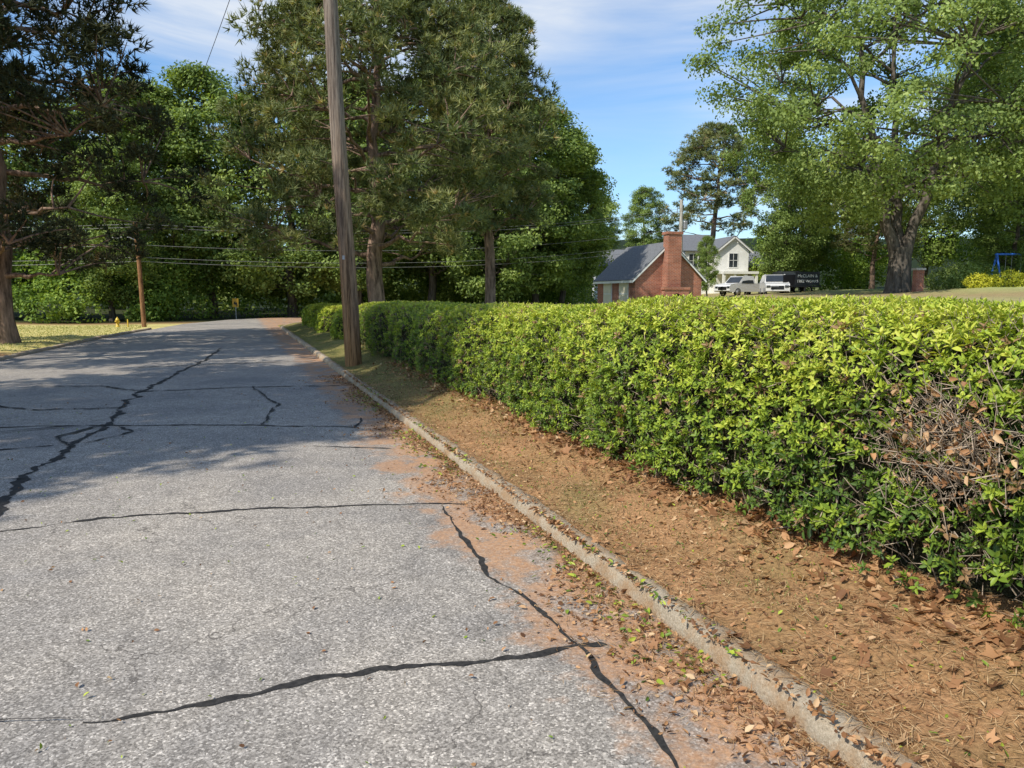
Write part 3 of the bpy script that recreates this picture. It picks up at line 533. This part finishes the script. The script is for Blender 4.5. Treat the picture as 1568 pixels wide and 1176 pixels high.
def wire(a,b,sag,rad=.012,mt=None):
    a=np.array(a,float);b=np.array(b,float);t=np.linspace(0,1,24)[:,None]; P=a*(1-t)+b*t; P[:,2]-=(4*sag*t*(1-t))[:,0]; tubeo('wire',P,np.full(24,rad),mt or M_wire,wi,4)
for za,zb_ in ((5.0,8.6),(4.85,8.4),(4.0,7.0),(3.4,6.0),(3.2,5.6)):
    wire((-18.4,35.5,za),(13.95,60,zb_),.9); wire((-18.4,35.5,za),(-52,33,za+.4),.5)
wire((-4.6,14.8,9.6),(-18.4,35.5,5.0),.6,.008,M_black); wire((-4.2,14.8,9.6),(-3,-30,9.6),.8,.01,M_black)
# ---------------------------------------------------------------- hydrant & sign
M_hyd=simple('hydrant_yellow_paint',(.60,.40,.03),.4,.5,.1)
h=new_obj('fire_hydrant',None,None,(-18.9,34.2,.04),None,(.68,.68,.68))
tubeo('barrel',[(0,0,0),(0,0,.06),(0,0,.07),(0,0,.45),(0,0,.46),(0,0,.5),(0,0,.51),(0,0,.58),(0,0,.64),(0,0,.66),(0,0,.70)],[.15,.15,.1,.1,.14,.14,.115,.10,.05,.025,.02],M_hyd,h,16)
tubeo('side_outlet',[(-.17,0,.38),(-.12,0,.38),(.12,0,.38),(.17,0,.38)],[.05,.06,.06,.05],M_hyd,h,12); tubeo('pumper_outlet',[(0,0,.34),(0,-.15,.34),(0,-.16,.34),(0,-.2,.34)],[.07,.07,.085,.06],M_hyd,h,12)
mp_=new_obj('marker_post',None,None,(-18.3,34.0,.04)); tubeo('post',[(0,0,0),(0,0,.34),(0,0,.38)],[.03,.03,.01],M_hyd,mp_,8)
M_sy=simple('sign_yellow',(.50,.29,.02),.5,.4,.05); M_sb=simple('sign_black',(.015,.015,.015),.5,.3)
s_=new_obj('curve_arrow_sign',None,None,(-18.0,46.6,0),None,(.62,1,.8)); box('post',(-.03,.03),(.02,.07),(-.1,1.75),M_metal,s_)
box('plate',(-.33,.33),(0,.015),(.95,1.65),M_sy,s_); poly('arrow',[(-.2,-.004,1.25),(.02,-.004,1.5),(.02,-.004,1.33),(.18,-.004,1.33),(.18,-.004,1.0),(.08,-.004,1.0),(.08,-.004,1.17),(.02,-.004,1.17),(.02,-.004,1.05)],[tuple(range(9))],M_sb,s_)
# ---------------------------------------------------------------- houses
def brickmat(name,c1,c2,mo):
    m,nt,out=mat_new(name); sx=N(nt,'ShaderNodeSeparateXYZ'); nt.links.new(obj_co(nt),sx.inputs[0]); cb_=N(nt,'ShaderNodeCombineXYZ')
    nt.links.new(math_(nt,'ADD',sx.outputs[0],sx.outputs[1]),cb_.inputs[0]); nt.links.new(sx.outputs[2],cb_.inputs[1])
    b=N(nt,'ShaderNodeTexBrick'); b.inputs['Scale'].default_value=1; b.inputs['Brick Width'].default_value=.22; b.inputs['Row Height'].default_value=.075; b.inputs['Mortar Size'].default_value=.008
    b.inputs['Color1'].default_value=(*c1,1); b.inputs['Color2'].default_value=(*c2,1); b.inputs['Mortar'].default_value=(*mo,1); nt.links.new(cb_.outputs[0],b.inputs['Vector'])
    f=noise(nt,obj_co(nt),1.2,5,.6); c=mixc(nt,1.0,b.outputs['Color'],ramp(nt,f,[(.3,.75),(.7,1.25)]),'MULTIPLY'); principled(nt,out,c,.85,.2,b.outputs['Fac'],.4,.01); return m
M_brick=brickmat('red_brick',(.40,.135,.075),(.27,.085,.05),(.38,.30,.24)); M_roof=simple('grey_shingle',(.15,.155,.165),.9,.15,.35,14)
M_white=simple('white_paint',(.72,.71,.67),.5,.3,.08,3); M_glass=simple('window_glass_dark',(.03,.035,.04),.12,.6,.2,2); M_cream=simple('cream_boards',(.66,.60,.45),.6,.2,.1,3)
hs=new_obj('brick_house',None,None,(7.2,42,.1),(0,0,math.radians(17)))
Wd,Ln_,ev,ap=4.4,5.4,2.46,4.5
poly('walls',[(0,0,-.3),(Wd,0,-.3),(Wd,Ln_,-.3),(0,Ln_,-.3),(0,0,ev),(Wd,0,ev),(Wd,Ln_,ev),(0,Ln_,ev),(Wd/2,0,ap),(Wd/2,Ln_,ap)],[(0,1,5,8,4),(2,3,7,9,6),(1,2,6,5),(3,0,4,7)],M_brick,hs)
def slab(name,a,b,c,d,th,mat,par):
    v=[Vector(q) for q in (a,b,c,d)]; nn=(v[1]-v[0]).cross(v[3]-v[0]).normalized(); 
    if nn.z<0: nn=-nn
    vs=[tuple(q) for q in v]+[tuple(q+nn*th) for q in v]; return poly(name,vs,[(0,1,2,3),(4,5,6,7),(0,1,5,4),(1,2,6,5),(2,3,7,6),(3,0,4,7)],mat,par)
ov=.22; sl=(ap-ev)/(Wd/2)
slab('roof_left',(-ov,-.15,ev-ov*sl+.01),(Wd/2,-.15,ap+.01),(Wd/2,Ln_+.15,ap+.01),(-ov,Ln_+.15,ev-ov*sl+.01),.09,M_roof,hs)
slab('roof_right',(Wd+ov,-.15,ev-ov*sl+.01),(Wd/2,-.15,ap+.01),(Wd/2,Ln_+.15,ap+.01),(Wd+ov,Ln_+.15,ev-ov*sl+.01),.09,M_roof,hs)
slab('verge_trim_left',(-ov,-.18,ev-ov*sl-.07),(Wd/2,-.18,ap-.07),(Wd/2,-.155,ap-.07),(-ov,-.155,ev-ov*sl-.07),.08,M_white,hs)
slab('verge_trim_right',(Wd+ov,-.18,ev-ov*sl-.07),(Wd/2,-.18,ap-.07),(Wd/2,-.155,ap-.07),(Wd+ov,-.155,ev-ov*sl-.07),.08,M_white,hs)
box('eave_fascia',(-ov-.03,-ov-.005),(-.15,Ln_+.15),(ev-ov*sl-.1,ev-ov*sl+.06),M_white,hs)
c0=Wd/2; box('chimney',(c0-.43,c0+.43),(-.62,-.004),(-.3,4.95),M_brick,hs); box('chimney_cap',(c0-.49,c0+.49),(-.68,.1),(4.95,5.1),M_brick,hs)
box('fireplace_left',(c0-.8,c0-.34),(-.95,-.625),(-.3,1.75),M_brick,hs); box('fireplace_right',(c0+.34,c0+.8),(-.95,-.625),(-.3,1.75),M_brick,hs)
arch=[(c0+.34,-.95,1.75),(c0-.34,-.95,1.75)]+[(c0-.34*math.cos(q),-.95,1.2+.34*math.sin(q)) for q in np.linspace(0,math.pi,9)]
poly('fireplace_arch',arch,[tuple(range(len(arch)))],M_brick,hs); box('fireplace_top',(c0-.86,c0+.86),(-1.0,-.625),(1.753,1.9),M_brick,hs); box('firebox',(c0-.34,c0+.34),(-.7,-.63),(0,1.75),M_glass,hs)
for y0 in (.9,3.2):
    box('window_frame',(-.05,-.003),(y0-.06,y0+1.16),(.75,2.28),M_white,hs); box('window_board',(-.062,-.052),(y0,y0+1.1),(.82,2.2),M_cream,hs); box('window_rail',(-.075,-.064),(y0,y0+1.1),(1.48,1.54),M_white,hs)
h2=new_obj('brick_and_white_house',None,None,(18.4,76,1.2),(0,0,math.radians(8)))
def hwin(par,x,y,z,w=.9,hh=1.4):
    box('window_frame',(x-w/2-.08,x+w/2+.08),(y-.05,y-.003),(z-.08,z+hh+.08),M_white,par); box('window_glass',(x-w/2,x+w/2),(y-.06,y-.053),(z,z+hh),M_glass,par)
    box('muntin',(x-.02,x+.02),(y-.075,y-.062),(z,z+hh),M_white,par); box('muntin',(x-w/2,x+w/2),(y-.09,y-.077),(z+hh/2-.02,z+hh/2+.02),M_white,par)
def gable(par,x0,x1,y0,y1,z0,ev,ap,mw,axis='y'):
    if axis=='y':
        cxx=(x0+x1)/2; poly('walls',[(x0,y0,z0),(x1,y0,z0),(x1,y1,z0),(x0,y1,z0),(x0,y0,ev),(x1,y0,ev),(x1,y1,ev),(x0,y1,ev),(cxx,y0,ap),(cxx,y1,ap)],[(0,1,5,8,4),(2,3,7,9,6),(1,2,6,5),(3,0,4,7)],mw,par)
        slab('roof',(x0-.3,y0-.3,ev-.15),(cxx,y0-.3,ap+.03),(cxx,y1+.3,ap+.03),(x0-.3,y1+.3,ev-.15),.12,M_roof,par); slab('roof',(x1+.3,y0-.3,ev-.15),(cxx,y0-.3,ap+.03),(cxx,y1+.3,ap+.03),(x1+.3,y1+.3,ev-.15),.12,M_roof,par)
        slab('verge_trim',(x0-.3,y0-.34,ev-.3),(cxx,y0-.34,ap-.12),(cxx,y0-.31,ap-.12),(x0-.3,y0-.31,ev-.3),.14,M_white,par); slab('verge_trim',(x1+.3,y0-.34,ev-.3),(cxx,y0-.34,ap-.12),(cxx,y0-.31,ap-.12),(x1+.3,y0-.31,ev-.3),.14,M_white,par)
    else:
        cy=(y0+y1)/2; poly('walls',[(x0,y0,z0),(x1,y0,z0),(x1,y1,z0),(x0,y1,z0),(x0,y0,ev),(x1,y0,ev),(x1,y1,ev),(x0,y1,ev),(x0,cy,ap),(x1,cy,ap)],[(0,1,5,4),(2,3,7,6),(1,2,6,9,5),(3,0,4,8,7)],mw,par)
        slab('roof',(x0-.3,y0-.3,ev-.15),(x1+.3,y0-.3,ev-.15),(x1+.3,cy,ap+.03),(x0-.3,cy,ap+.03),.12,M_roof,par); slab('roof',(x0-.3,y1+.3,ev-.15),(x1+.3,y1+.3,ev-.15),(x1+.3,cy,ap+.03),(x0-.3,cy,ap+.03),.12,M_roof,par)
gable(h2,0,4.0,.5,8,-1,5.0,6.8,M_white,'x'); gable(h2,2.9,6.3,-1.2,6,-1,4.9,6.3,M_white,'y'); gable(h2,6.4,10,.2,6,-1,3.4,5.0,M_brick,'x')
for x_,z_ in ((.9,3.2),(2.0,3.2),(.9,.6)): hwin(h2,x_,.5,z_)
hwin(h2,4.6,-1.2,3.2); hwin(h2,8.3,.2,.9)
box('porch_roof',(2.6,6.4),(-3.4,-1.25),(2.45,2.7),M_white,h2)
for x_ in (2.75,3.9,5.1,6.25): box('porch_column',(x_-.12,x_+.12),(-3.3,-3.06),(-1,2.45),M_white,h2)
box('front_door',(4.3,5.2),(-1.26,-1.203),(-.2,2.0),M_glass,h2); box('porch_wall',(2.75,6.25),(-3.35,-3.31),(-1,.1),M_brick,h2)
h3=new_obj('distant_house',None,None,(10.2,84,.2)); gable(h3,0,5.5,0,7,0,4.6,6.6,M_white,'x'); hwin(h3,1.5,0,2.6)
pl=new_obj('brick_gate_pillar',None,None,(24.0,42.5,1.7)); box('shaft',(-.22,.22),(-.22,.22),(-.3,1.3),M_brick,pl); box('cap',(-.28,.28),(-.28,.28),(1.3,1.42),M_polegrey,pl)
pg=new_obj('playground_swing_set',None,None,(33.2,47.5,1.9)); M_blue=simple('blue_plastic',(.03,.14,.55),.35,.5,.1)
for x_ in (-1.3,1.3):
    for y_ in (-.7,.7): tubeo('leg',[(x_,y_,0),(x_,0,2.3)],[.06,.06],M_blue,pg,8)
tubeo('top_beam',[(-1.4,0,2.3),(1.4,0,2.3)],[.07,.07],M_blue,pg,8)
for x_ in (-.5,.5):
    for d_ in (-.2,.2): tubeo('chain',[(x_+d_,0,2.3),(x_+d_,0,.5)],[.012,.012],M_metal,pg,5)
    box('seat',(x_-.22,x_+.22),(-.08,.08),(.46,.5),M_sb,pg)
slab('slide',(1.5,-.3,1.6),(1.5,.3,1.6),(3.3,.3,.2),(3.3,-.3,.2),.05,M_blue,pg)
# ---------------------------------------------------------------- vehicles
M_carw=simple('white_car_paint',(.62,.62,.62),.25,.5,.03,2); M_tire=simple('tyre',(.02,.02,.02),.8,.2); M_red=simple('red_lamp',(.45,.02,.02),.3,.5); M_blk=simple('black_panel',(.012,.012,.014),.4,.4,.2,2)
def car(name,loc,yaw,kind,paint):
    e=new_obj(name,None,None,loc,(0,0,yaw))
    if kind=='pickup': prof=[(-2.6,.45),(-2.6,1.05),(-.55,1.1),(-.5,1.75),(.75,1.78),(1.35,1.15),(2.45,1.0),(2.6,.85),(2.6,.45)]; gl=[(-.4,1.15),(-.38,1.66),(.68,1.68),(1.2,1.15)]
    else: prof=[(-2.4,.4),(-2.45,1.1),(-2.2,1.72),(.4,1.78),(1.2,1.15),(2.3,.98),(2.45,.8),(2.45,.4)]; gl=[(-2.1,1.15),(-1.95,1.62),(.3,1.66),(1.0,1.15)]
    n=len(prof); vs=[];W=.93
    for sd in (-1,1):
        for x_,z_ in prof: vs.append((x_,sd*(W if z_<1.2 else W-.16),z_))
    fs=[tuple(range(n)),tuple(range(2*n-1,n-1,-1))]+[(i,(i+1)%n,n+(i+1)%n,n+i) for i in range(n)]
    b=poly('body',vs,fs,paint,e); bv=b.modifiers.new('b','BEVEL'); bv.width=.06; bv.segments=3
    for sd in (-1,1):
        ys=[sd*(W+.004) if z_<1.2 else sd*(W-.15) for _,z_ in gl]; poly('side_window',[(g_[0],y_,g_[1]) for g_,y_ in zip(gl,ys)],[(0,1,2,3)],M_glass,e)
        for x_ in (-1.6,1.6):
            tubeo('wheel',[(x_,sd*.72,.36),(x_,sd*.74,.36),(x_,sd*.94,.36),(x_,sd*.96,.36)],[.3,.36,.36,.28],M_tire,e,18); tubeo('rim',[(x_,sd*.9,.36),(x_,sd*.968,.36),(x_,sd*.97,.36)],[.22,.22,.02],M_metal,e,14)
        box('headlight',(2.4 if kind!='pickup' else 2.57,2.63 if kind=='pickup' else 2.48),(sd*.7-.15,sd*.7+.15),(.7,.88),M_glass,e); box('tail_light',(-2.63 if kind=='pickup' else -2.47,-2.4),(sd*.8-.08,sd*.8+.08),(.8,1.1),M_red,e)
    x1,z1=(.82,1.72) if kind=='pickup' else (.46,1.73); x2,z2=(1.32,1.2) if kind=='pickup' else (1.17,1.2); poly('windscreen',[(x1+.02,-.72,z1+.01),(x1+.02,.72,z1+.01),(x2+.03,.8,z2+.02),(x2+.03,-.8,z2+.02)],[(0,1,2,3)],M_glass,e)
    if kind!='pickup': poly('rear_window',[(-2.25,-.7,1.68),(-2.25,.7,1.68),(-2.46,.78,1.2),(-2.46,-.78,1.2)],[(0,1,2,3)],M_glass,e)
    box('grille',(2.56 if kind=='pickup' else 2.42,2.62 if kind=='pickup' else 2.47),(-.5,.5),(.55,.85),M_blk,e); return e
def gz(x,y): dx,dy=x-OX,y-OY; return float(terrain_z(dx*NX+dy*NY,dx*DX+dy*DY))
car('pickup_truck',(21.2,66,gz(21.2,66)-.1),math.radians(-150),'pickup',M_carw)
car('white_suv',(21.9,60,gz(21.9,60)-.1),math.radians(-104),'suv',M_carw)
car('dark_suv',(24.6,64,gz(24.6,64)),math.radians(-95),'suv',M_blk)
tr_=new_obj('landscaping_trailer',None,None,(23.4,57,gz(23.4,57)-.1),(0,0,math.radians(5)))
box('side_panel',(-1.0,1.0),(-.05,.0),(.75,1.8),M_blk,tr_); box('bed',(-1.2,1.2),(.003,1.6),(.6,.72),M_blk,tr_); box('far_panel',(-1.2,1.2),(1.6,1.65),(.75,1.6),M_blk,tr_); box('drawbar',(-2.6,-1.2),(.75,.85),(.6,.68),M_metal,tr_)
for y_ in (-.12,1.6): tubeo('wheel',[(0.1,y_,.35),(0.1,y_+.02,.35),(0.1,y_+.18,.35),(0.1,y_+.2,.35)],[.28,.34,.34,.28],M_tire,tr_,16)
for i,tx in enumerate(('McCLAIN &','TREE WORKS')):
    cu=bpy.data.curves.new('lettering','FONT'); cu.body=tx; cu.size=.33 if i==0 else .29; cu.align_x='CENTER'; cu.extrude=.002; cu.materials.append(M_white)
    new_obj('lettering',cu,tr_,(0,-.056,1.36-.4*i),(math.radians(90),0,0))
# ---------------------------------------------------------------- camera
cd=bpy.data.cameras.new('camera'); cd.sensor_width=36; cd.lens=25.02; cd.clip_start=.05; cd.clip_end=2000
co=new_obj('camera',cd,loc=(0,0,1.6),rot=(math.radians(90-7.2),0,0)); sc.camera=co
sc.view_settings.view_transform='Standard'; sc.view_settings.look='None'; sc.view_settings.exposure=0; sc.view_settings.gamma=1
